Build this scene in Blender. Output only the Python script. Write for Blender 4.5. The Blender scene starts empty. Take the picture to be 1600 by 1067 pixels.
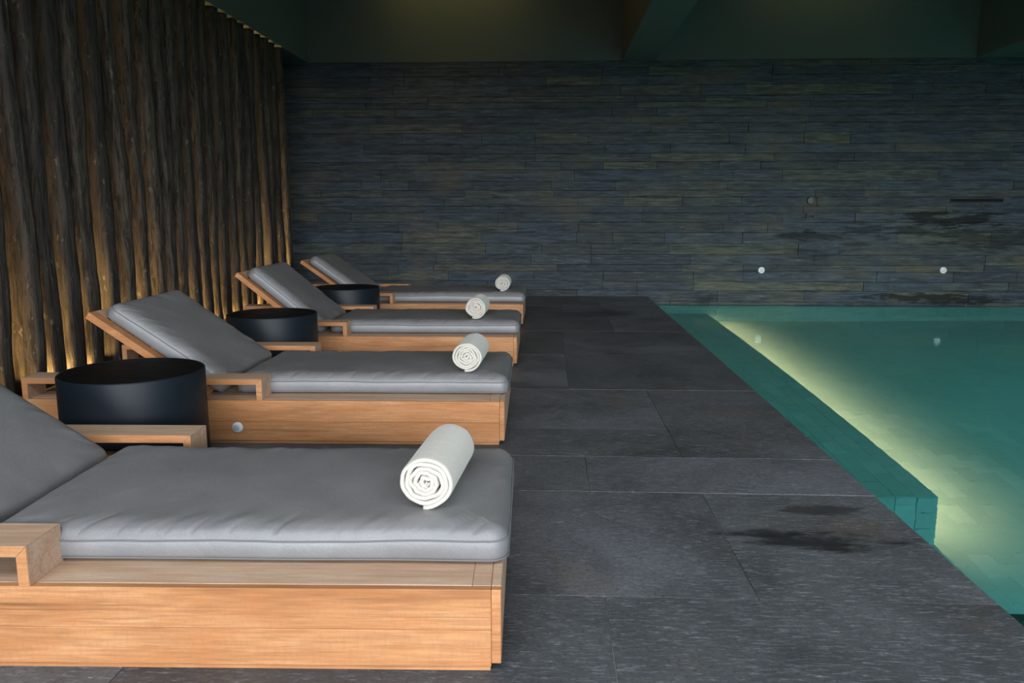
import bpy, bmesh, math, random
from math import pi, sin, cos, tan, radians
from mathutils import Vector, Matrix, noise

random.seed(7)
S = bpy.context.scene
COL = S.collection
R = radians

# ------------------------------------------------------------------ camera
cd = bpy.data.cameras.new('camera'); cam = bpy.data.objects.new('camera', cd); COL.objects.link(cam)
cd.sensor_width = 36.0; cd.lens = 1237.0 / 1600.0 * 36.0; cd.clip_start = 0.05; cd.clip_end = 200
cam.location = (0, 0, 1.1)
cam.rotation_euler = (R(90 - 9.41), 0, R(2.648))
S.camera = cam

# ------------------------------------------------------------------ world, light, exposure
W = bpy.data.worlds.new('world'); S.world = W; W.use_nodes = True
wn = W.node_tree.nodes['Background']
wn.inputs[0].default_value = (0.62, 0.78, 1.0, 1); wn.inputs[1].default_value = 0.3

def area(name, loc, rot, sx, sy, power, color, spread=180):
    l = bpy.data.lights.new(name, 'AREA'); l.shape = 'RECTANGLE'; l.size = sx; l.size_y = sy
    l.energy = power; l.color = color; l.spread = R(spread)
    o = bpy.data.objects.new(name, l); COL.objects.link(o); o.location = loc; o.rotation_euler = rot
    return o
# overcast daylight outside the glazed front behind the camera
area('daylight', (2.0, -22.0, 5.05), (R(90), 0, 0), 44.0, 4.9, 10800, (0.90, 0.95, 1.0))
# added fill lamp under the ceiling behind the camera, brightens lounger sides and tops
area('overhead_fill', (0.5, -1.3, 3.93), (0, 0, 0), 8.0, 1.8, 360, (0.90, 0.95, 1.0))
S.view_settings.view_transform = 'Standard'
S.view_settings.look = 'None'
S.view_settings.exposure = 0.2
S.view_settings.gamma = 1.0
S.view_settings.use_curve_mapping = False

# ------------------------------------------------------------------ mesh helpers
class MB:
    def __init__(s): s.v = []; s.f = []
    def add(s, vs, fs):
        n = len(s.v); s.v += [tuple(v) for v in vs]; s.f += [tuple(i + n for i in f) for f in fs]
    def box(s, x0, x1, y0, y1, z0, z1, c=0.004, M=None):
        c = min(c, (x1-x0)*.45, (y1-y0)*.45, (z1-z0)*.45)
        V = []; idx = {}
        for a in (0, 1):
            for b in (0, 1):
                for d in (0, 1):
                    X = (x0, x1)[a]; Y = (y0, y1)[b]; Z = (z0, z1)[d]
                    ix = X + (c if a == 0 else -c); iy = Y + (c if b == 0 else -c); iz = Z + (c if d == 0 else -c)
                    idx[a, b, d] = len(V)
                    V += [(X, iy, iz), (ix, Y, iz), (ix, iy, Z)]
        g = lambda a, b, d, k: idx[a, b, d] + k
        F = []
        for a in (0, 1): F.append([g(a,0,0,0), g(a,1,0,0), g(a,1,1,0), g(a,0,1,0)])
        for b in (0, 1): F.append([g(0,b,0,1), g(1,b,0,1), g(1,b,1,1), g(0,b,1,1)])
        for d in (0, 1): F.append([g(0,0,d,2), g(1,0,d,2), g(1,1,d,2), g(0,1,d,2)])
        for a in (0, 1):
            for b in (0, 1):
                F.append([g(a,b,0,0), g(a,b,1,0), g(a,b,1,1), g(a,b,0,1)])
                F.append([g(a,0,b,0), g(a,1,b,0), g(a,1,b,2), g(a,0,b,2)])
                F.append([g(0,a,b,1), g(1,a,b,1), g(1,a,b,2), g(0,a,b,2)])
        for k in idx.values(): F.append([k, k+1, k+2])
        if M is not None: V = [M @ Vector(v) for v in V]
        s.add(V, F)
        return s
    def prism(s, poly, y0, y1):
        n = len(poly); V = [(x, y0, z) for x, z in poly] + [(x, y1, z) for x, z in poly]
        s.add(V, [list(range(n)), [n+i for i in range(n)]] + [[i, (i+1) % n, n+(i+1) % n, n+i] for i in range(n)]); return s
    def rings(s, rings, closed=True, cap0=True, cap1=True):
        n = len(rings[0]); V = [p for r in rings for p in r]; F = []
        for i in range(len(rings)-1):
            for j in range(n if closed else n-1):
                k = (j+1) % n
                F.append([i*n+j, i*n+k, (i+1)*n+k, (i+1)*n+j])
        if cap0: F.append(list(range(n))[::-1])
        if cap1: F.append([(len(rings)-1)*n + j for j in range(n)])
        s.add(V, F); return s
    def lathe(s, prof, n=64, c=(0,0,0), M=None):
        rr = []
        for r, z in prof:
            ring = [Vector((r*cos(2*pi*k/n), r*sin(2*pi*k/n), z)) for k in range(n)]
            if M is not None: ring = [M @ p for p in ring]
            rr.append([p + Vector(c) for p in ring])
        return s.rings(rr)
    def tube(s, pts, rad, n=8, closed=False):
        pts = [Vector(p) for p in pts]; m = len(pts); rr = []
        for i in range(m):
            a = pts[(i-1) % m] if closed or i > 0 else pts[i]
            b = pts[(i+1) % m] if closed or i < m-1 else pts[i]
            t = (b - a).normalized()
            u = Vector((0, 0, 1)) if abs(t.z) < .9 else Vector((1, 0, 0))
            p = t.cross(u).normalized(); q = t.cross(p)
            rr.append([pts[i] + rad*(cos(2*pi*k/n)*p + sin(2*pi*k/n)*q) for k in range(n)])
        if closed: rr.append(rr[0]); return s.rings(rr, cap0=False, cap1=False)
        return s.rings(rr)
    def build(s, name, mat, parent=None, smooth=False, loc=None, rot=None):
        me = bpy.data.meshes.new(name); me.from_pydata(s.v, [], s.f)
        b = bmesh.new(); b.from_mesh(me)
        bmesh.ops.recalc_face_normals(b, faces=b.faces); b.to_mesh(me); b.free()
        if smooth: me.polygons.foreach_set('use_smooth', [True]*len(me.polygons))
        me.materials.append(mat)
        o = bpy.data.objects.new(name, me); COL.objects.link(o)
        if parent is not None: o.parent = parent
        if loc: o.location = loc
        if rot: o.rotation_euler = rot
        return o

def empty(name, loc=(0,0,0), rz=0):
    o = bpy.data.objects.new(name, None); COL.objects.link(o); o.location = loc; o.rotation_euler = (0,0,rz)
    o.empty_display_size = .1
    return o
def tag(o, label=None, cat=None, group=None, kind=None):
    if label: o['label'] = label
    if cat: o['category'] = cat
    if group: o['group'] = group
    if kind: o['kind'] = kind
    return o
def copy_tree(o, parent=None):
    c = o.copy(); COL.objects.link(c); c.parent = parent
    for ch in list(o.children): copy_tree(ch, c)
    return c

# ------------------------------------------------------------------ materials
class NT:
    def __init__(s, name):
        s.m = bpy.data.materials.new(name); s.m.use_nodes = True; s.t = s.m.node_tree
        s.p = s.t.nodes['Principled BSDF']; s.out = s.t.nodes['Material Output']
    def n(s, kind, **kw):
        x = s.t.nodes.new(kind)
        for k, v in kw.items():
            if k.startswith('i_'):
                key = k[2:]; key = int(key) if key.isdigit() else key.replace('_', ' ')
                x.inputs[key].default_value = v
            else: setattr(x, k, v)
        return x
    def l(s, a, b): s.t.links.new(a, b)
    def coords(s, scale, kind='Object', loc=(0,0,0)):
        mp = s.n('ShaderNodeMapping'); mp.inputs['Scale'].default_value = scale; mp.inputs['Location'].default_value = loc
        if kind == 'World': g = s.n('ShaderNodeNewGeometry'); s.l(g.outputs['Position'], mp.inputs['Vector'])
        else: g = s.n('ShaderNodeTexCoord'); s.l(g.outputs[kind], mp.inputs['Vector'])
        return mp.outputs[0]
    def rnd_coords(s, scale, kind='Object'):
        # same mapping, shifted by the object's own random value so copies differ
        c = s.coords(scale, kind); oi = s.n('ShaderNodeObjectInfo')
        m = s.n('ShaderNodeMath', operation='MULTIPLY', i_1=37.0); s.l(oi.outputs['Random'], m.inputs[0])
        a = s.n('ShaderNodeVectorMath', operation='ADD'); s.l(c, a.inputs[0]); s.l(m.outputs[0], a.inputs[1])
        return a.outputs[0]
    def noise(s, vec, scale=5, detail=5, rough=.6, dist=0.0):
        x = s.n('ShaderNodeTexNoise'); x.inputs['Scale'].default_value = scale; x.inputs['Detail'].default_value = detail
        x.inputs['Roughness'].default_value = rough; x.inputs['Distortion'].default_value = dist
        s.l(vec, x.inputs['Vector']); return x.outputs[0]
    def ramp(s, fac, stops, interp='LINEAR'):
        x = s.n('ShaderNodeValToRGB'); e = x.color_ramp.elements; x.color_ramp.interpolation = interp
        while len(e) < len(stops): e.new(0.5)
        for k, (p, c) in enumerate(stops):
            e[k].position = p; e[k].color = (c[0], c[1], c[2], 1) if not isinstance(c, (int, float)) else (c, c, c, 1)
        s.l(fac, x.inputs[0]); return x.outputs[0]
    def mix(s, fac, a, b, mode='MIX'):
        x = s.n('ShaderNodeMix', data_type='RGBA', blend_type=mode)
        for v, k in ((fac, 0), (a, 6), (b, 7)):
            if isinstance(v, (int, float)): x.inputs[k].default_value = v
            elif isinstance(v, tuple): x.inputs[k].default_value = (*v, 1)
            else: s.l(v, x.inputs[k])
        return x.outputs[2]
    def math(s, op, a, b=0.0, c=None):
        x = s.n('ShaderNodeMath', operation=op)
        for v, k in ((a, 0), (b, 1), (c, 2)):
            if v is None: continue
            if isinstance(v, (int, float)): x.inputs[k].default_value = v
            else: s.l(v, x.inputs[k])
        return x.outputs[0]
    def bump(s, h, strength=.3, dist=.01, prev=None):
        x = s.n('ShaderNodeBump', i_Strength=strength, i_Distance=dist); s.l(h, x.inputs['Height'])
        if prev is not None: s.l(prev, x.inputs['Normal'])
        return x.outputs[0]
    def fin(s, col, rough=.6, normal=None, spec=None, metal=0.0):
        for v, k in ((col, 'Base Color'), (rough, 'Roughness')):
            if isinstance(v, tuple): s.p.inputs[k].default_value = (*v, 1)
            elif isinstance(v, (int, float)): s.p.inputs[k].default_value = v
            else: s.l(v, s.p.inputs[k])
        if spec is not None: s.p.inputs['Specular IOR Level'].default_value = spec
        s.p.inputs['Metallic'].default_value = metal
        if normal is not None: s.l(normal, s.p.inputs['Normal'])
        return s.m

def wood(name, c0, c1, c2, rough, dark_amt):
    t = NT(name)
    v = t.rnd_coords((1.0, 9.0, 9.0))
    big = t.noise(v, 1.6, 5, .6, .6)
    v2 = t.rnd_coords((3.0, 60.0, 60.0)); fine = t.noise(v2, 2.2, 4, .7, .2)
    v3 = t.rnd_coords((1.3, 2.2, 2.2)); patch = t.noise(v3, 2.3, 3, .55, .4)
    col = t.ramp(big, [(.28, c0), (.5, c1), (.72, c2)])
    col = t.mix(t.ramp(fine, [(.35, .45), (.6, 0.0)]), col, tuple(x*.55 for x in c0))
    col = t.mix(t.ramp(patch, [(.35, .35), (.62, 0.0)]), col, tuple(x*y for x, y in zip(c1, (.75, .6, .5))))
    # short dark cracks along the grain
    v4 = t.rnd_coords((.6, 34.0, 34.0)); cr = t.noise(v4, 1.6, 3, .5, .5)
    col = t.mix(t.ramp(cr, [(.27, dark_amt), (.33, 0.0)]), col, tuple(x*.3 for x in c0))
    rd = t.noise(t.rnd_coords((2.2, 7, 7)), 2.0, 5, .65); col = t.mix(t.ramp(rd, [(.5, 0.0), (.72, .45)]), col, tuple(x*y for x, y in zip(c1, (.95, .72, .6))))
    fl = t.noise(t.rnd_coords((60, 60, 25)), 2.0, 3, .6); col = t.mix(t.ramp(fl, [(.45, 0.0), (.75, .3)]), col, tuple(x*.6 for x in c1))
    return t.fin(col, rough, t.bump(fine, .25, .003), spec=.3)
M_teak = wood('teak', (.38, .16, .062), (.55, .26, .11), (.66, .36, .175), .5, .5)
M_teakw = wood('weathered_teak', (.47, .31, .205), (.62, .44, .31), (.74, .56, .42), .5, .6)

def fabric():
    t = NT('grey_fabric')
    c = t.coords((1, 1, 1)); a = t.noise(c, 260, 2, .6); b = t.noise(c, 4.5, 4, .55)
    col = t.mix(t.ramp(b, [(.35, 0.0), (.65, 1.0)]), (.185, .184, .190), (.225, .223, .228))
    col = t.mix(t.ramp(a, [(.35, .35), (.6, 0.0)]), col, (.13, .13, .134))
    wr = t.noise(t.coords((7, 4, 6)), 1.5, 5, .6, 1.2)
    nn = t.bump(wr, .22, .010); nn = t.bump(a, .25, .0015, nn)
    return t.fin(col, .46, nn, spec=.85)
M_fab = fabric()
M_pipe = NT('piping_fabric').fin((.16, .16, .165), .7)

def towel_mat():
    t = NT('white_terry')
    c = t.coords((1, 1, 1)); a = t.noise(c, 330, 3, .7); b = t.noise(c, 28, 3, .6)
    col = t.mix(b, (.57, .535, .465), (.64, .61, .54))
    nn = t.bump(b, .35, .006); nn = t.bump(a, .5, .002, nn)
    t.p.inputs['Sheen Weight'].default_value = .3
    return t.fin(col, .95, nn, spec=.1)
M_towel = towel_mat()

def black_mat():
    t = NT('black_powder_coat')
    a = t.noise(t.coords((1, 1, 1)), 400, 2, .6)
    return t.fin((.0075, .0125, .018), .48, t.bump(a, .15, .001), spec=.28)
M_black = black_mat()
def black_top():
    t = NT('black_table_top')
    a = t.noise(t.coords((1, 1, 1)), 9, 4, .6)
    return t.fin((.004, .004, .0045), t.ramp(a, [(.3, .55), (.7, .68)]), spec=.12)
M_blacktop = black_top()

def slate_wall():
    t = NT('slate_stone')
    oi = t.n('ShaderNodeObjectInfo')
    base = t.ramp(oi.outputs['Random'], [(0.0, (0.056, 0.072, 0.085)), (.12, (0.067, 0.088, 0.105)), (.3, (0.051, 0.065, 0.076)), (.42, (0.076, 0.093, 0.104)),
        (.52, (0.059, 0.082, 0.104)), (.62, (0.078, 0.091, 0.089)), (.72, (0.054, 0.068, 0.078)), (.80, (0.094, 0.104, 0.085)), (.88, (0.059, 0.070, 0.072)), (.95, (0.113, 0.119, 0.088))], 'CONSTANT')
    c = t.coords((1.0, 1.0, 9.0), 'World'); st = t.noise(c, 3.2, 7, .68, .5)
    col = t.mix(t.ramp(st, [(.38, .85), (.60, 0.0)]), base, (.022, .026, .030))
    st2 = t.noise(t.coords((1.4, 1.0, 16.0), 'World', (5, 3, 1)), 4.0, 6, .72, .3)
    col = t.mix(t.ramp(st2, [(.55, 0.0), (.72, .55)]), col, (.24, .265, .28))
    # rust and moss blooming
    ru = t.noise(t.coords((1, 1, 2.5), 'World', (2, 7, 3)), 1.1, 4, .6)
    col = t.mix(t.ramp(ru, [(.52, 0.0), (.72, .4)]), col, (.16, .13, .07))
    # lime specks
    sp = t.noise(t.coords((1, 1, 3.0), 'World', (9, 2, 4)), 17, 4, .7)
    col = t.mix(t.ramp(sp, [(.70, 0.0), (.76, .6)]), col, (.34, .36, .36))
    # black wet streaks below the slot and the spout, soft-edged by noise
    geo = t.n('ShaderNodeNewGeometry'); sx = t.n('ShaderNodeSeparateXYZ'); t.l(geo.outputs['Position'], sx.inputs[0])
    dn = t.noise(t.coords((1.2, 1, 7.0), 'World', (1, 1, 1)), 2.2, 5, .7)
    for (cx, cz, rx, rz, amt) in ((5.05, .98, .75, .14, .9), (5.6, .75, .9, .22, .6), (4.3, .85, .8, .10, .6), (3.25, .78, .5, .1, .75), (5.0, -.02, 1.1, .09, .9), (3.29, .55, .35, .12, .4), (2.0, .0, .22, .1, .6)):
        dx = t.math('DIVIDE', t.math('SUBTRACT', sx.outputs[0], cx), rx); dz = t.math('DIVIDE', t.math('SUBTRACT', sx.outputs[2], cz), rz)
        d = t.math('ADD', t.math('MULTIPLY', dx, dx), t.math('MULTIPLY', dz, dz))
        k = t.math('SUBTRACT', t.math('MULTIPLY', dn, 2.6), t.math('MULTIPLY', d, .55))
        f = t.math('MULTIPLY', t.ramp(k, [(.95, 0.0), (1.0, 1.0)]) , amt) if False else t.math('MULTIPLY', t.math('SMOOTH_MIN', t.math('MAXIMUM', t.math('MULTIPLY', t.math('SUBTRACT', k, .95), 4.0), 0.0), 1.0, .1), amt)
        col = t.mix(f, col, (.008, .009, .009))
    nn = t.bump(st, .5, .02); nn = t.bump(st2, .35, .008, nn)
    return t.fin(col, t.ramp(st2, [(.3, .5), (.7, .72)]), nn, spec=.25)
M_stone = slate_wall()
M_joint = NT('dark_joint').fin((.014, .015, .016), .9)

def slate_floor():
    t = NT('slate_floor')
    oi = t.n('ShaderNodeObjectInfo')
    base = t.ramp(oi.outputs['Random'], [(0.0, (.12, .132, .150)), (.25, (.15, .162, .182)), (.5, (.10, .108, .116)), (.75, (.13, .138, .154))], 'CONSTANT')
    c = t.rnd_coords((1.0, 1.0, 1.0), 'World'); big = t.noise(c, 1.5, 5, .62, .4)
    col = t.mix(t.ramp(big, [(.34, .85), (.6, 0.0)]), base, (.045, .05, .055))
    gr = t.noise(t.rnd_coords((4.0, 20.0, 1.0), 'World'), 5.0, 8, .8, .3)
    col = t.mix(t.ramp(gr, [(.52, 0.0), (.70, .8)]), col, (.30, .325, .36))
    ru = t.noise(c, 2.3, 3, .6)
    col = t.mix(t.ramp(ru, [(.58, 0.0), (.78, .35)]), col, (.12, .09, .05))
    grit = t.noise(t.coords((1, 1, 1), 'World'), 75, 4, .8)
    col = t.mix(t.ramp(grit, [(.50, 0.0), (.70, .75)]), col, (.035, .038, .042))
    sp = t.noise(t.coords((.6, 2.2, 1), 'World'), 22, 2, .6)
    col = t.mix(t.ramp(sp, [(.735, 0.0), (.76, .7)]), col, (.36, .38, .40))
    # wet dark patch by the pool
    geo = t.n('ShaderNodeNewGeometry'); sx = t.n('ShaderNodeSeparateXYZ'); t.l(geo.outputs['Position'], sx.inputs[0])
    dn = t.noise(t.coords((1.2, 3.2, 1), 'World', (4, 1, 0)), 2.2, 5, .7)
    for (cx, cy, rx, ry, amt) in ((.92, 2.58, .34, .10, .85), (1.02, 2.85, .22, .06, .6), (.75, 2.62, .2, .05, .4), (.45, 8.5, .5, .35, .5)):
        dx = t.math('DIVIDE', t.math('SUBTRACT', sx.outputs[0], cx), rx); dy = t.math('DIVIDE', t.math('SUBTRACT', sx.outputs[1], cy), ry)
        d = t.math('ADD', t.math('MULTIPLY', dx, dx), t.math('MULTIPLY', dy, dy))
        k = t.math('SUBTRACT', t.math('MULTIPLY', dn, 2.6), t.math('MULTIPLY', d, .5))
        f = t.math('MULTIPLY', t.math('MINIMUM', t.math('MAXIMUM', t.math('MULTIPLY', t.math('SUBTRACT', k, .85), 3.0), 0.0), 1.0), amt)
        col = t.mix(f, col, (.008, .009, .01))
    nn = t.bump(gr, .35, .006); nn = t.bump(grit, .5, .003, nn)
    return t.fin(col, t.ramp(gr, [(.3, .5), (.7, .7)]), nn, spec=.4)
M_floor = slate_floor()
def grout_mat():
    t = NT('pale_grout'); a = t.noise(t.coords((1, 1, 1), 'World'), 1.6, 4, .6)
    return t.fin(t.ramp(a, [(.40, (.03, .03, .03)), (.58, (.36, .36, .34))]), .9)
M_grout = grout_mat()

def timber():
    t = NT('hewn_timber')
    oi = t.n('ShaderNodeObjectInfo')
    v = t.rnd_coords((1.0, 1.0, .12)); fib = t.noise(v, 34, 6, .75, .8)
    v2 = t.rnd_coords((1.0, 1.0, .35)); pt = t.noise(v2, 9, 5, .65, .6)
    col = t.mix(pt, (.026, .021, .017), (.165, .132, .10))
    col = t.mix(t.ramp(fib, [(.40, .9), (.54, 0.0)]), col, (.008, .006, .004))
    col = t.mix(t.ramp(oi.outputs['Random'], [(0, 0.0), (1, .6)]), col, (.022, .021, .021))
    ch = t.noise(t.rnd_coords((1, 1, .5)), 24, 3, .6)
    col = t.mix(t.ramp(ch, [(.64, 0.0), (.74, .6)]), col, (.26, .22, .17))
    nn = t.bump(pt, .5, .02); nn = t.bump(fib, 1.0, .014, nn)
    return t.fin(col, .8, nn, spec=.25)
M_timber = timber()

def plaster(name, c0, c1):
    t = NT(name); a = t.noise(t.coords((1, 1, 1), 'World'), 1.3, 4, .6)
    return t.fin(t.mix(a, c0, c1), .85, t.bump(t.noise(t.coords((1, 1, 1), 'World'), 60, 2, .5), .1, .003))
M_plaster = plaster('green_grey_plaster', (.09, .112, .098), (.105, .127, .112))
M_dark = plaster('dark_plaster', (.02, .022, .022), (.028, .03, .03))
M_outer = plaster('outer_wall', (.06, .065, .065), (.075, .08, .08))

def pool_tile():
    t = NT('pool_tile'); oi = t.n('ShaderNodeObjectInfo')
    base = t.ramp(oi.outputs['Random'], [(0, (.27, .42, .38)), (.35, (.30, .45, .41)), (.7, (.25, .40, .36))], 'CONSTANT')
    a = t.noise(t.coords((1, 1, 1), 'World'), 6, 4, .6)
    col = t.mix(t.ramp(a, [(.35, .3), (.6, 0.0)]), base, (.22, .34, .31))
    return t.fin(col, .5)
M_tile = pool_tile()
M_tgrout = NT('pool_grout').fin((.40, .52, .46), .8)

def water_mat():
    t = NT('pool_water'); t.t.nodes.remove(t.p)
    a = t.noise(t.coords((1.0, 2.2, 1.0), 'World'), 2.6, 3, .5)
    b = t.noise(t.coords((1.0, 2.0, 1.0), 'World', (3, 1, 0)), 16, 2, .5)
    nn = t.bump(a, .06, .02); nn = t.bump(b, .06, .004, nn)
    g = t.n('ShaderNodeBsdfGlass', i_Roughness=0.0, i_IOR=1.333); g.inputs['Color'].default_value = (.70, .94, .93, 1)
    t.l(nn, g.inputs['Normal']); t.l(g.outputs[0], t.out.inputs[0])
    return t.m
M_water = water_mat()
M_white = NT('white_fitting').fin((.80, .82, .84), .35)
M_glassy = NT('pale_lens').fin((.42, .52, .58), .2, spec=.8)
M_darkmetal = NT('dark_metal').fin((.05, .052, .052), .4, metal=.6)
M_led = NT('led_channel').fin((.3, .3, .28), .5)

# ------------------------------------------------------------------ setting: measures
YB = 10.28          # stone wall
ZT = 2.925          # top of stone wall / beam undersides
ZC = 3.95           # ceiling
XS = -3.04          # soffit edge
XE = 1.28           # deck edge at the pool
YR = -2.5           # rear (window) wall
XR = 8.6            # right wall
ZW = -.10           # water level
ZF = -1.55          # pool floor

# ------------------------------------------------------------------ floor of slate slabs
m = MB(); m.box(-3.7, XE-.004, YR, YB+.1, -.30, -.0045, .002)
floor = tag(m.build('floor', M_grout), 'black slate slab deck between the loungers and the pool', kind='structure')
rows = [(-2.5, -1.8, .61), (-1.8, -1.0, .61), (-1.0, -.2, .17), (-.2, .42, .61), (.42, 1.28, .17), (1.28, 2.147, .17), (2.147, 3.013, .61), (3.013, 3.467, .17), (3.467, 4.83, .61), (4.83, 6.04, .13),
        (6.04, 7.252, .13), (7.252, 8.3, .61), (8.3, 9.2, .15), (9.2, YB, .61)]
for (y0, y1, jx) in rows:
    xs = [jx + 1.2*k for k in range(-5, 3)]
    xs = [-3.7] + [x for x in xs if -3.5 < x < XE-.12] + [XE]
    for a, b in zip(xs[:-1], xs[1:]):
        ys = [y0, y1]
        if (y0, a < .5 < b or b <= .62) == (3.467, True) and b > .5: ys = [y0, 3.93, y1]
        for c, d in zip(ys[:-1], ys[1:]):
            dz = random.uniform(-.0008, .0008)
            MB().box(a+.0012, b-.0012 if b < XE else b, c+.0012, d-.0012, -.028, dz, .0015).build('slab', M_floor, floor)

# ------------------------------------------------------------------ far stone wall
m = MB(); m.box(-3.7, XR, YB+.012, YB+.25, ZF-.1, ZT, .002)
wall_back = tag(m.build('wall_back', M_joint), 'dark slate plank wall at the far end of the pool', kind='structure')
z = ZW - .16; stones = []; k = 0
rs = random.Random(21)
while z < ZT - .005:
    h = rs.choice([.072, .085, .1, .115, .115, .13, .14])
    if z + h > ZT - .05: h = ZT - z
    x = -3.66 + rs.uniform(-.6, 0)
    while x < XR:
        L = rs.choice([.5, .7, .9, 1.1, 1.3, 1.6, 1.9]) * rs.uniform(.85, 1.15)
        stones.append((max(x, -3.66), min(x+L, XR), z, z+h)); x += L
    z += h
def stone_mb(a, b, c, d, mb=None):
    mb = mb or MB(); y = YB - rs.uniform(0, .014); g = .0011; e = .0025
    V = [(a+g, y+e, c+g), (b-g, y+e, c+g), (b-g, y+e, d-g), (a+g, y+e, d-g)]
    iv = []
    for (px, pz) in ((a+g+e, c+g+e), (b-g-e, c+g+e), (b-g-e, d-g-e), (a+g+e, d-g-e)): iv.append((px, y + rs.uniform(-.003, .002), pz))
    bk = [(p[0], YB+.02, p[2]) for p in V]
    mb.add(V + iv + bk, [(4,5,6,7)] + [(i, (i+1) % 4, 4+(i+1) % 4, 4+i) for i in range(4)] + [(8+i, 8+(i+1) % 4, (i+1) % 4, i) for i in range(4)])
    return mb
vis = [s for s in stones if s[1] > -3.3 and s[0] < 6.5 and s[1]-s[0] > .05 and s[3] > ZW]
vis = sorted(vis, key=lambda s: -(s[1]-s[0])*(s[3]-s[2]))[:300]; vs_ = set(vis)
for s in vis: stone_mb(*s).build('stone', M_stone, wall_back)
rest = MB()
for s in stones:
    if s not in vs_ and s[1]-s[0] > .01: stone_mb(*s, mb=rest)
tag(rest.build('small_stones', M_stone, wall_back), kind='stuff')

# ------------------------------------------------------------------ plaster, soffit, beams, ceiling, other walls
tag(MB().box(XS, XR, YB-.02, YB+.25, ZT, ZC, .002).build('wall_back_upper', M_plaster), 'grey green plaster band above the slate wall', kind='structure')
tag(MB().box(-3.9, XS, YR, YB+.25, ZT, ZC, .004).build('trim_soffit', M_plaster), 'plaster bulkhead over the row of timber posts', kind='structure')
for i, (xa, xb) in enumerate(((.885, 1.30), (5.15, 5.57))):
    tag(MB().box(xa, xb, YR, YB-.02, ZT-.002, ZC, .004).build('trim_beam', M_plaster),
        ('deep plaster ceiling beam above the edge of the pool', 'deep plaster ceiling beam over the right part of the pool')[i], kind='structure')
tag(MB().box(-3.9, XR+.2, YR-.2, YB+.25, ZC, ZC+.1, .002).build('ceiling', M_plaster), 'plaster ceiling', kind='structure')
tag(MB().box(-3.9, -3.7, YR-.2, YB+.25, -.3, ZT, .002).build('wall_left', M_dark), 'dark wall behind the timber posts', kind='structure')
tag(MB().box(XR, XR+.2, YR-.2, YB+.25, ZF-.1, ZC, .002).build('wall_right', M_outer), 'plain wall beyond the pool', kind='structure')
rear = MB()
rear.box(-3.9, -3.6, YR-.2, YR, -.3, 2.8, .002); rear.box(8.2, XR, YR-.2, YR, -.3, 2.8, .002); rear.box(-3.9, XR+.2, YR-.2, YR, 2.8, ZC, .002)
rear.box(.6, .68, YR-.14, YR-.06, 0, 2.8, .002); rear.box(XE, XR, YR-.2, YR, ZF-.1, -.3, .002)
tag(rear.build('wall_front', M_outer), 'window wall facing the garden', kind='structure')
tag(MB().box(-24, 28, -26, YR-.2, -.5, -.05, .01).build('ground', plaster('garden_ground', (.08, .09, .06), (.10, .11, .08))), 'garden ground outside', kind='structure')

# ------------------------------------------------------------------ pool basin
XB = 2.05; YBE = 4.06; ZB = -.95     # submerged bench: width, near end, top
pool = empty('pool_basin'); tag(pool, 'green tiled pool basin beside the slate deck', kind='structure')
m = MB()
m.box(XE-.06, XR, YR, YB+.012, ZF-.1, ZF-.0015, .001)
m.box(XE-.06, XE+.018, YR, YB+.012, ZF, -.032, .001)
m.build('basin_shell', M_tgrout, pool)
TW, TL = .11, .215
def tile_field(name, cells, build, limit, parent):
    restm = MB(); n = 0
    for c in cells:
        if n < limit: build(c, MB()).build(name, M_tile, parent); n += 1
        else: build(c, restm)
    if restm.v: tag(restm.build(name + '_field', M_tile, parent), kind='stuff')
# floor tiles
cells = []
nx = int((XR - XE)/TW)
for i in range(nx):
    x = XB + .0 + (i - 7)*TW
    off = (i % 2)*TL/2
    for j in range(-1, 80):
        y = YR + off + j*TL
        if y > YB - .02 or x < XE+.02 or x > XR-.02: continue
        if x < XB - .02 and y > YBE - .02: continue
        y0, y1 = max(y, YR), min(y+TL, YB)
        if x < XB-.02 and y0 < YBE < y1: y1 = YBE
        cells.append((x, x+TW, y0, y1))
def seen(c):
    return (c[0] > 1.4 and c[2] > 3.2 and c[0] < 1.15 + .62*c[2])
cells.sort(key=lambda c: (0 if seen(c) else 1, c[2] + .3*c[0]))
def b_floor(c, mb): return mb.box(c[0]+.001, c[1]-.001, c[2]+.001, c[3]-.001, ZF-.01, ZF + random.uniform(-.0003, .0003), .0003)
floorp = pool
tile_field('tile', cells, b_floor, 220, floorp)
# bench
bench = empty('pool_bench', (0, 0, 0)); tag(bench, 'submerged tiled bench along the deck side of the pool', kind='structure')
MB().box(XE+.02, XB-.035, YBE+.006, YB-.0, ZF-.004, ZB-.006, .001).build('bench_core', M_tgrout, bench)
MB().box(XB-.034, XB-.004, YBE+.006, YB, ZB-.045, ZB-.006, .001).build('bench_lip', M_tgrout, bench)
cells = []
for i in range(7):
    x = XB - (i+1)*TW
    for j in range(0, 31):
        y = YBE + j*TL - (i % 2)*TL/2
        y0, y1 = max(y, YBE), min(y+TL, YB-.01)
        if y1 - y0 < .02: continue
        cells.append((max(x, XE+.02), x+TW, y0, y1))
cells.sort(key=lambda c: c[2])
def b_top(c, mb): return mb.box(c[0]+.0008, c[1]-.0008, c[2]+.0008, c[3]-.0008, ZB-.012, ZB + random.uniform(-.001, .001), .001)
tile_field('tile', cells, b_top, 90, bench)
for i in range(7):
    x = XB - (i+1)*TW
    zt = ZB - .012
    while zt > ZF + .01:
        zb = max(zt - (.2 if (zt < ZB-.05 or i % 2 == 0) else .1), ZF)
        MB().box(max(x, XE+.02)+.0015, x+TW-.0015, YBE-.004 + random.uniform(-.001, .001), YBE+.008, zb+.0015, zt-.0015, .001).build('tile', M_tile, bench)
        zt = zb
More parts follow.
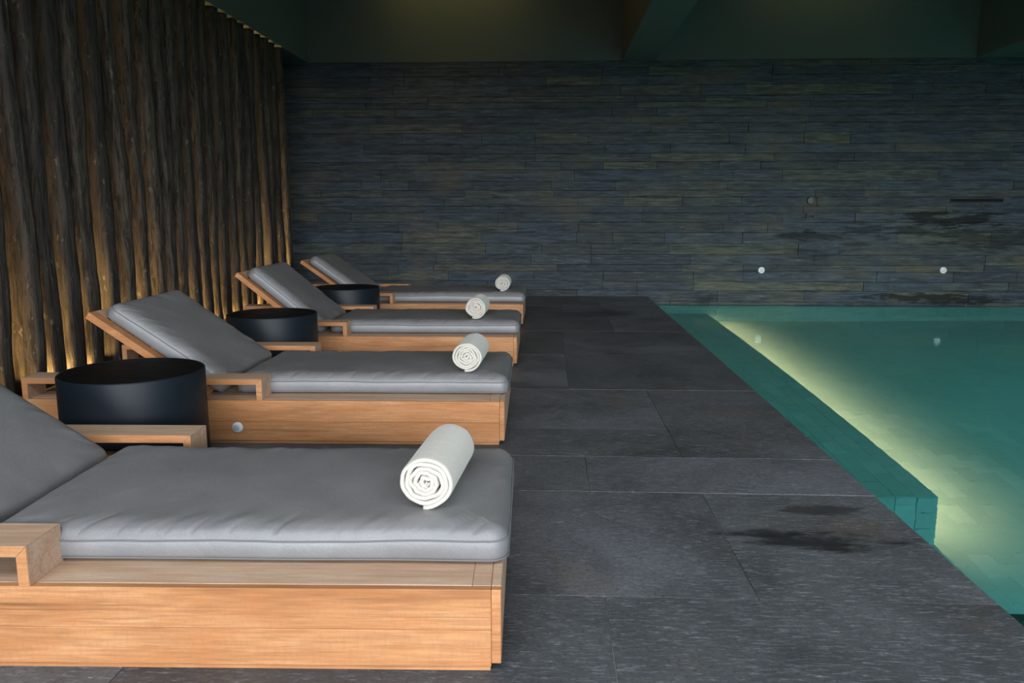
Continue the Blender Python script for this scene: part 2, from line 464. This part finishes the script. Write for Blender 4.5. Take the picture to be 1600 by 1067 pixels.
# deck-side pool wall tiles above the bench and below the deck (hardly seen), and the submerged divider
tag(MB().box(XE+.019, XR, 2.255, 2.30, -.45, -.112, .004).build('submerged_ledge', plaster('dark_submerged_stone', (.01, .04, .035), (.015, .05, .045))), 'dark stone ledge just under the water near the deck corner', kind='structure')
endw = MB(); zz = ZF
while zz < ZW-.17:
    for q in range(36):
        xx = XE+.02 + q*.215 - (.107 if round((zz-ZF)/TW) % 2 else 0)
        if xx+.2 < XR: endw.box(max(xx, XE+.02)+.0015, xx+.2135, YB-.004, YB+.0115, zz+.0015, zz+TW-.0015, .0005)
    zz += TW
tag(endw.build('end_wall_tiles', M_tile, pool), kind='stuff')
# water
wv = MB(); NXW, NYW = 2, 2
wv.add([(XE-.003, YR, ZW), (XR, YR, ZW), (XR, YB+.012, ZW), (XE-.003, YB+.012, ZW)], [(0, 1, 2, 3)])
water = tag(wv.build('water', M_water), 'still green pool water', kind='structure')

# pool lighting: warm strip under the bench lip, plus two added out-of-view teal fills
led = tag(MB().box(XB-.034, XB-.02, YBE+.05, YB-.05, ZB-.075, ZB-.05, .002).build('pool_light_strip', M_led), 'warm light strip under the lip of the submerged bench', 'light strip')
area('pool_strip_light', (XB-.014, (YBE+YB)/2, ZB-.07), (0, R(-6), 0), .02, YB-YBE-.15, 50, (1.0, .52, .27), 120)
area('pool_fill_near', (2.9, 1.0, -.7), (R(62), 0, 0), 2.4, .5, 9, (.04, .78, 1.0), 130)
area('pool_fill_right', (XR-.1, 4.5, -.7), (0, R(68), 0), .5, 6.0, 110, (.03, .84, .92), 130)

# ------------------------------------------------------------------ timber posts
posts_y = [3.62, 3.86, 4.10, 4.34, 4.6, 4.8, 5.04, 5.25, 5.51, 5.73, 5.98, 6.23, 6.42, 6.62, 6.84, 7.09, 7.27, 7.55, 7.76, 7.99, 8.19, 8.43, 8.66, 8.88, 9.12, 9.36]
ORD = ['last', 'second', 'third', 'fourth', 'fifth', 'sixth', 'seventh', 'eighth', 'ninth', 'tenth', 'eleventh', 'twelfth', 'thirteenth', 'fourteenth', 'fifteenth', 'sixteenth',
       'seventeenth', 'eighteenth', 'nineteenth', 'twentieth', 'twenty-first', 'twenty-second', 'twenty-third', 'twenty-fourth', 'twenty-fifth', 'twenty-sixth']
def post_mesh(seed, w, dep, zt):
    # local: x -dep..0 (0 = room side), y -w..0 (0 = far side), z 0..zt
    rr = []; NZ, NC = 96, 28; r = random.Random(seed); o1, o2, o3 = (r.uniform(0, 90) for _ in range(3))
    for i in range(NZ+1):
        z = zt*i/NZ
        wob = .020*noise.noise((o1, 0, z*.6)) + .005*noise.noise((o1, 5, z*2.2))
        wy = w*(1 + .28*noise.noise((o2, 1, z*.9)) + .07*noise.noise((o2, 8, z*4)))
        ex = .04*noise.noise((o3, 2, z*.8)) + .006*noise.noise((o3, 7, z*5))
        ring = []
        for k in range(NC):
            a = 2*pi*k/NC + pi/4
            ca, sa = cos(a), sin(a)
            s = 1/ (abs(ca)**8 + abs(sa)**8)**.125      # squarish
            px = ca*s; py = sa*s
            nz = 1 + .05*noise.noise((o1 + px*2.5, o2 + py*2.5, z*1.5)) + .05*noise.noise((o1 + px*6, o2 + py*6, z*3))
            ring.append((-dep/2 + px*dep/2*nz + (ex if px > 0 else 0), -w/2 + wob + py*wy/2*nz, z))
        rr.append(ring)
    return MB().rings(rr)
N = len(posts_y)
for i, y in enumerate(posts_y):
    w = random.Random(i*3+1).uniform(.09, .135)
    o = post_mesh(i*11+3, w, .17, ZT-.004).build('timber_post', M_timber, smooth=True, loc=(-3.055, y, 0))
    k = N-1-i
    lab = ('rough hewn timber post nearest the stone wall' if k == 0 else 'rough hewn dark timber post, %s in the row from the stone wall' % ORD[k])
    if k < 4 and k > 0: lab = 'rough hewn timber post lit warm at its foot, %s from the stone wall' % ORD[k]
    tag(o, lab, 'post', 'hewn timber posts along the left wall', 'thing')
for (yc, ln, pw) in ((3.9, .6, 5), (4.45, .35, 3), (4.86, .2, 9), (5.2, .3, 7), (5.6, .3, 4), (5.95, .3, 2.2), (6.3, .3, 2.2), (6.7, .3, 5.5), (6.98, .22, 6), (7.3, .3, 3), (7.65, .25, 3.5), (8.0, .3, 3), (8.35, .25, 8), (8.7, .25, 6), (9.05, .2, 7)):
    area('post_uplight', (-3.33, yc, .035), (R(180), 0, 0), .03, ln, pw*3.6, (1.0, .62, .22), 100)
for i in range(N-1):
    ya, yb = posts_y[i], posts_y[i+1]
    g = random.Random(i*7+5).choice([1.6, 2.4, 3.2, 4.6, 6.5]) * (1.25 if i > 17 else 1)
    area('post_uplight', (-3.135, (ya + yb - .11)/2, .03), (R(180), 0, 0), .05, .035, g*.55, (1.0, .62, .22), 120)

tag(MB().box(-3.7, -3.13, 9.44, 9.48, 0, ZT-.004, .002).build('light_block_panel', M_dark), 'added dark panel blocking post lights from the stone wall', kind='structure')  # added panel, stops the uplights spilling onto the stone wall
# ------------------------------------------------------------------ coffer lights (warm wash on the upper wall)
for (xc, pw) in ((-1.2, 9), (3.2, 5), (6.9, 3)):
    area('coffer_light', (xc, YB-.35, ZC-.06), (R(14), 0, 0), 1.7, .08, pw*.15, (1.0, .72, .25))
for (xc, pw) in ((-1.0, 6), (3.2, 7)):
    area('coffer_light', (xc, 7.2, ZC-.04), (0, 0, 0), .1, 3.0, pw*.12, (1.0, .72, .3))

# ------------------------------------------------------------------ loungers
def rrect(x0, x1, y0, y1, r, inset, nseg=(26, 16), nc=5):
    x0 += inset; x1 -= inset; y0 += inset; y1 -= inset; r = max(r - inset, .006)
    P = []
    def line(a, b, n):
        for i in range(n): P.append((a[0] + (b[0]-a[0])*i/n, a[1] + (b[1]-a[1])*i/n))
    def arc(cx, cy, a0):
        for i in range(nc): a = a0 + pi/2*i/nc; P.append((cx + r*cos(a), cy + r*sin(a)))
    line((x0+r, y0), (x1-r, y0), nseg[0]); arc(x1-r, y0+r, -pi/2)
    line((x1, y0+r), (x1, y1-r), nseg[1]); arc(x1-r, y1-r, 0)
    line((x1-r, y1), (x0+r, y1), nseg[0]); arc(x0+r, y1-r, pi/2)
    line((x0, y1-r), (x0, y0+r), nseg[1]); arc(x0+r, y0+r, pi)
    return P
def cushion(x0, x1, y0, y1, T, seed, M=None, name='mattress', parent=None):
    """flat box cushion, soft crown, puckers along the top seam; returns object + its piping"""
    prof = [(.30, .0), (.10, 0.0), (.02, .002), (.004, .010), (0, .022), (.0, T*.55), (.003, T*.60), (.0055, T*.65), (.009, T*.72), (.013, T*.77), (.018, T*.83), (.024, T*.87), (.033, T*.915), (.042, T*.945),
            (.053, T*.965), (.065, T*.98), (.080, T*.988), (.10, T*.995), (.13, T*1.003), (.17, T*1.01), (.23, T*1.02), (.30, T*1.03), (.36, T*1.035)]
    cr = random.Random(int(seed*100)); folds = []; fx = x0 + .06
    while fx < x1 - .05:
        folds.append((fx, cr.uniform(.025, .10), cr.uniform(.4, 1.0), cr.uniform(.5, 1.1))); fx += cr.uniform(.035, .13)
    def fold(px, py):
        q = 0.0; tt = py - y0 - .010
        if 0 < tt < .13:
            for fx, ln, am, sl in folds:
                if tt < ln:
                    d = (px - fx - sl*tt) / (.0045 + .03*tt)
                    if abs(d) < 3: q += am*math.exp(-d*d)*min(1, tt/.008)*(1 - tt/ln)
        return q
    rr = []; W_ = (y1-y0)/2
    for ins, z in prof:
        ins = min(ins, W_-.015, (x1-x0)/2-.015 - .05*(.36-ins) if ins > .1 else ins)
        ring = []
        for (px, py) in rrect(x0, x1, y0, y1, .05, ins, (240, 26), 6):
            p = Vector((px, py, z))
            if z > T*.5:
                e = math.exp(-((ins-.052)/.034)**2)
                pk = .75*noise.noise((px*12 - py*9 + seed, py*5 + px*3, seed)) + .8*noise.noise((px*27 - py*20, py*7, seed+3))
                p.z += -.0060*fold(px, py) + e*.0045*pk + .006*noise.noise((px*2.2+seed, py*2.5, 1.5)) + .0025*noise.noise((px*9, py*4+seed, 3.5))
            wv_ = .004*noise.noise((px*3+seed, py*3, z*8))
            p.x += wv_ ; p.y += wv_
            ring.append(M @ p if M else p)
        rr.append(ring)
    o = MB().rings(rr).build(name, M_fab, parent, smooth=True)
    pm = MB()
    for zz, ins in ((T*.60, .001), (.012, .001)):
        pts = []
        for (px, py) in rrect(x0, x1, y0, y1, .05, ins, (80, 26), 6):
            wv_ = .004*noise.noise((px*3+seed, py*3, zz*8)); p = Vector((px+wv_, py+wv_, zz))
            if zz > T*.5:
                e = .8; pk = .75*noise.noise((px*12 - py*9 + seed, py*5 + px*3, seed)) + .8*noise.noise((px*27 - py*20, py*7, seed+3))
                e = math.exp(-((ins-.052)/.034)**2)
                p.z += e*.0045*pk + .006*noise.noise((px*2.2+seed, py*2.5, 1.5)) + .0025*noise.noise((px*9, py*4+seed, 3.5))
            pts.append(M @ p if M else p)
        pm.tube(pts, .0022, 6, closed=True)
    pm.build('piping', M_pipe, o, smooth=True)
    return o
WID = 1.075; LEN = 2.30; ZL = .212
def make_lounger(name_loc, ang, seed, label, arm_off=0.0, ext=0.0):
    t = empty('lounger', (name_loc[0], name_loc[1], 0), R(name_loc[2]))
    tag(t, label, 'lounger', 'teak loungers with grey mattresses along the pool deck')
    ZLo = .022
    # side boards, two planks each, in front of a recessed plinth
    for y0, y1 in ((0, .022), (WID-.022, WID)):
        MB().box(-LEN, -.024, y0, y1, .108, ZL-.0005, .0015).build('side_plank', M_teak, t)
        MB().box(-LEN, -.024, y0, y1, ZLo-.0085, .1075, .0015).build('side_plank', M_teak, t)
    MB().box(-.0235, 0, .0225, WID-.0225, ZLo, ZL-.0005, .002).build('foot_board', M_teakw, t)
    for y0 in (0, WID-.022): MB().box(-.0235, 0, y0, y0+.022, ZLo, ZL-.0005, .002).build('corner_block', M_teak, t)
    MB().box(-LEN-.024, -LEN, 0, WID, ZLo, ZL-.0005, .002).build('head_board', M_teakw, t)
    p = MB(); p.box(-LEN+.03, -.026, .006, WID-.006, 0, ZLo-.0095, .001)
    p.build('plinth', M_teak, t)
    # top frame: ledge boards, and the slats that carry the mattress
    for y0, y1 in ((.0, .17), (WID-.19, WID)):
        MB().box(-LEN+.0005, -.07, max(y0, .0225), min(y1, WID-.0225), ZL-.014, ZL, .0015).build('ledge_board', M_teakw, t)
    MB().box(-.0695, -.0242, .0225, WID-.0225, ZL-.014, ZL, .0015).build('foot_rail', M_teakw, t)
    for i in range(9):
        x = -.09 - i*.155
        MB().box(x-.11, x, .1705, WID-.1905, ZL-.022, ZL-.002, .002).build('slat', M_teakw, t)
    # cushions
    cushion(-1.372-ext, .018, .130, .850, .101, seed, Matrix.Translation((0, 0, ZL+.0012)), 'mattress', t)
    A = R(ang)
    Mx = Matrix.Translation((-1.465-ext, 0, ZL+.006)) @ Matrix.Rotation(A, 4, 'Y')     # local -x runs up the slope
    cushion(-.655, .028, .130, .850, .101, seed+40, Mx @ Matrix.Translation((0, 0, .001)), 'back_cushion', t)
    # backrest frame under the cushion
    fo = MB().box(-.70, -.64, .1505, .814, -.034, -.002, .002, Mx).build('backrest_frame', M_teakw, t)
    for y0, y1 in ((.085, .15), (.8145, .88)): MB().box(-.70, -.02, y0, y1, -.036, -.001, .002, Mx).build('side_rail', M_teak, fo)
    if False: MB().box(-.70, -.64, .1505, .814, -.034, -.002, .002, Mx).build('head_rail', M_teakw, fo)
    for i in range(5):
        MB().box(-.60+i*.115, -.52+i*.115, .1505, .814, -.03, -.004, .002, Mx).build('slat', M_teakw, fo)
    top = Mx @ Vector((-.30, 0, -.036))
    for y in (.26, .66):
        pr = MB(); pr.box(top.x-.018, top.x+.018, y, y+.035, ZL+.002, top.z-.006, .002); pr.build('prop', M_teak, t)
    MB().box(top.x-.05, top.x+.05, .171, WID-.191, ZL-.0015, ZL+.0015, .001).build('prop_rail', M_teakw, t)
    # armrests: flat board on two end posts
    for y0 in (0.0, WID-.14):
        ax1 = -1.178 + arm_off; ax0 = -LEN; zt = ZL+.101; zb = ZL+.0005; k = .0275; d = .14
        y1 = y0 + d
        # board and end posts meet in mitres; near faces freshly sawn, the rest weathered
        arm = MB().prism([(ax0+.0004, zt), (ax1-.0004, zt), (ax1-k, zt-k+.0004), (ax0+k, zt-k+.0004)], y0+.0012, y1).build('armrest', M_teakw, t)
        MB().prism([(ax0+.0012, zt-.0006), (ax1-.0012, zt-.0006), (ax1-k-.0004, zt-k+.001), (ax0+k+.0004, zt-k+.001)], y0-.0005, y0+.0010).build('arm_face', M_teak, arm)
        for sx, xe in ((-1, ax1), (1, ax0)):
            MB().prism([(xe, zt-.0004), (xe+sx*k, zt-k), (xe+sx*k, zb), (xe, zb)], y0+.0012, y1).build('arm_post', M_teakw, arm)
            MB().prism([(xe+sx*.0006, zt-.002), (xe+sx*(k-.0008), zt-k-.0006), (xe+sx*(k-.0008), zb), (xe+sx*.0006, zb)], y0-.0005, y0+.0010).build('arm_face', M_teak, arm)
    # white round fitting low on the near side board
    fm = Matrix.Rotation(R(90), 4, 'X')
    k = MB(); k.lathe([(.0001, .0), (.0255, .0), (.0255, .007), (.020, .011), (.0001, .011)], 28, (-1.272, 0, .080), fm)
    kb = tag(k.build('side_fitting', M_white, t, smooth=False), 'round white fitting')
    MB().lathe([(.0001, .0112), (.015, .0115), (.010, .014), (.0001, .015)], 24, (-1.275, 0, .079), fm).build('fitting_lens', M_glassy, kb)
    return t
FEET = [(-.107, 1.752, 1.7), (-.203, 3.62, 1.2), (-.222, 5.54, .8), (-.243, 7.52, .4)]
LB = ['teak lounger nearest the camera, cut by the left edge, largest rolled towel on it',
      'second teak lounger, behind the nearest black drum table, white fitting on its side',
      'third teak lounger, between the middle and the farthest black drum tables',
      'farthest teak lounger, the one closest to the slate wall']
make_lounger(FEET[0], 34, 1.3, LB[0], .05, -.045); make_lounger(FEET[1], 35, 7.7, LB[1], .03, -.045)
make_lounger(FEET[2], 39.2, 15.1, LB[2], -.035, .005); make_lounger(FEET[3], 35.5, 23.9, LB[3], -.075, .11)

# ------------------------------------------------------------------ drum tables
TB = ['large black drum side table between the two nearest loungers', 'black drum side table between the second and third loungers', 'farthest black drum side table, between third and last lounger']
for i, (x, y) in enumerate(((-1.765, 3.225), (-1.825, 5.12), (-1.79, 6.93))):
    t = empty('drum_table', (x, y, 0)); tag(t, TB[i], 'side table', 'black drum side tables')
    MB().lathe([(.285, 0), (.289, .004), (.289, .424), (.2875, .4275), (.285, .43), (.282, .4295), (.281, .424), (.0005, .424)], 96).build('table_body', M_black, t, smooth=False)
    MB().lathe([(.0005, .4245), (.280, .4245), (.280, .4275), (.0005, .4275)], 96).build('table_top', M_blacktop, t)
    for p in t.children:
        for q in p.data.polygons: q.use_smooth = abs(q.normal.z) < .3

# ------------------------------------------------------------------ rolled towels
def towel_mesh(rad, length, seed, turns=5.3):
    r = random.Random(seed); r0 = .006; th = (rad - r0)/(turns + .5); n = int(turns*40)
    P = []
    sq = r.uniform(.93, .96)
    for i in range(n+1):
        a = 2*pi*i/40; rr_ = r0 + th*a/(2*pi)
        k = 1 - (rr_/rad)
        rr_ += .35*th*noise.noise((cos(a)*1.3+seed, sin(a)*1.3, i*.02)) + .9*th*k*noise.noise((cos(a)*2.2, sin(a)*2.2+seed, 2.0))
        ph = 2*pi*turns - 1.75 + .12*sin(seed)
        P.append((rr_*cos(-a + ph), rr_*sin(-a + ph)*sq))
    rings = []
    prof = [(0.0, .45), (.0025, .78), (.007, .93), (.014, 1.0)] + [(length*q, .98) for q in (.15, .3, .45, .6, .75, .88)] + [(length-.014, .96), (length-.007, .9), (length-.0025, .75), (length, .45)]
    for y, tk in prof:
        pts = []; left = []; right = []
        for i in range(n+1):
            a = P[max(i-1, 0)]; b = P[min(i+1, n)]; dx, dy = b[0]-a[0], b[1]-a[1]; L = math.hypot(dx, dy) or 1
            nx_, ny_ = -dy/L, dx/L; h = th*tk/2
            yo = .004*noise.noise((P[i][0]*30, P[i][1]*30, seed)) if y < length*.5 else .004*noise.noise((P[i][0]*30+9, P[i][1]*30, seed))
            dr = 1 + .012*noise.noise((P[i][0]*20, P[i][1]*20, y*9+seed))
            left.append(((P[i][0]+nx_*h)*dr, y+yo, (P[i][1]+ny_*h)*dr)); right.append(((P[i][0]-nx_*h)*dr, y+yo, (P[i][1]-ny_*h)*dr))
        rings.append(left + right[::-1])
    mb = MB(); N_ = len(rings[0]); V = [p for q in rings for p in q]; F = []
    for i in range(len(rings)-1):
        for j in range(N_): F.append((i*N_+j, i*N_+(j+1) % N_, (i+1)*N_+(j+1) % N_, (i+1)*N_+j))
    m_ = N_//2
    for base, rev in ((0, False), ((len(rings)-1)*N_, True)):
        for j in range(m_-1): F.append((base+j, base+j+1, base+N_-2-j, base+N_-1-j))
    mb.add(V, F)
    zmin = min(v[2] for v in mb.v)
    mb.v = [(x, y, z-zmin) for x, y, z in mb.v]
    return mb
TW_ = [(-.322, 1.985, .079, .35, -4, 1.0), (-.400, 3.80, .080, .34, -2, 2.7), (-.535, 5.72, .084, .30, -2, 4.1), (-.455, 7.74, .080, .30, 0, 5.6)]
TL_ = ['large white rolled towel on the nearest lounger', 'white rolled towel on the second lounger', 'white rolled towel on the third lounger', 'white rolled towel on the farthest lounger, by the slate wall']
for (x, y, r_, ln, rz, sd), lb in zip(TW_, TL_):
    o = towel_mesh(r_, ln, sd).build('rolled_towel', M_towel, smooth=True, loc=(x, y, .3140), rot=(0, 0, R(rz)))
    tag(o, lb, 'towel', 'rolled white towels on the loungers')

# ------------------------------------------------------------------ fittings on the stone wall
fm = Matrix.Rotation(R(90), 4, 'X')
for x, z, lb in ((2.715, .345, 'round white fitting on the slate wall, nearer the deck'), (4.985, .352, 'round white fitting on the slate wall, below the slot')):
    t = empty('wall_fitting', (x, YB-.014, z)); tag(t, lb, 'wall fitting', 'round white fittings on the stone wall')
    MB().lathe([(.0001, -.01), (.042, -.01), (.042, .006), (.036, .014), (.028, .016), (.0001, .016)], 32, (0, 0, 0), fm).build('fitting_ring', M_white, t)
    MB().lathe([(.0001, .0165), (.022, .0165), (.016, .024), (.0001, .027)], 24, (0, 0, 0), fm).build('fitting_lens', NT('pale_cap').fin((.7, .72, .74), .3), t)
t = empty('water_spout', (3.287, YB-.014, 1.22)); tag(t, 'small dark round spout with a square outlet on the slate wall', 'spout')
MB().lathe([(.0001, -.01), (.052, -.01), (.052, .006), (.044, .012), (.034, .012), (.030, .002), (.0001, .002)], 32, (0, 0, 0), fm).build('spout_ring', M_darkmetal, t)
k = MB(); k.box(-.045, .045, -.02, .006, -.225, -.215, .001); k.box(-.045, .045, -.02, .006, -.175, -.165, .001); k.box(-.045, -.035, -.02, .006, -.215, -.175, .001); k.box(.035, .045, -.02, .006, -.215, -.175, .001)
k.build('square_outlet', M_darkmetal, t)
t = empty('wall_slot', (5.32, YB-.014, 1.222)); tag(t, 'long narrow dark slot outlet framed in the slate wall', 'slot outlet')
k = MB(); k.box(-.32, .32, -.012, .008, .016, .026, .001); k.box(-.32, .32, -.012, .008, -.026, -.016, .001); k.box(-.32, -.308, -.012, .008, -.016, .016, .001); k.box(.308, .32, -.012, .008, -.016, .016, .001)
k.build('slot_frame', M_darkmetal, t)
MB().box(-.307, .307, -.004, .008, -.0155, .0155, .001).build('slot_opening', NT('slot_black').fin((.004, .004, .004), .9), t)
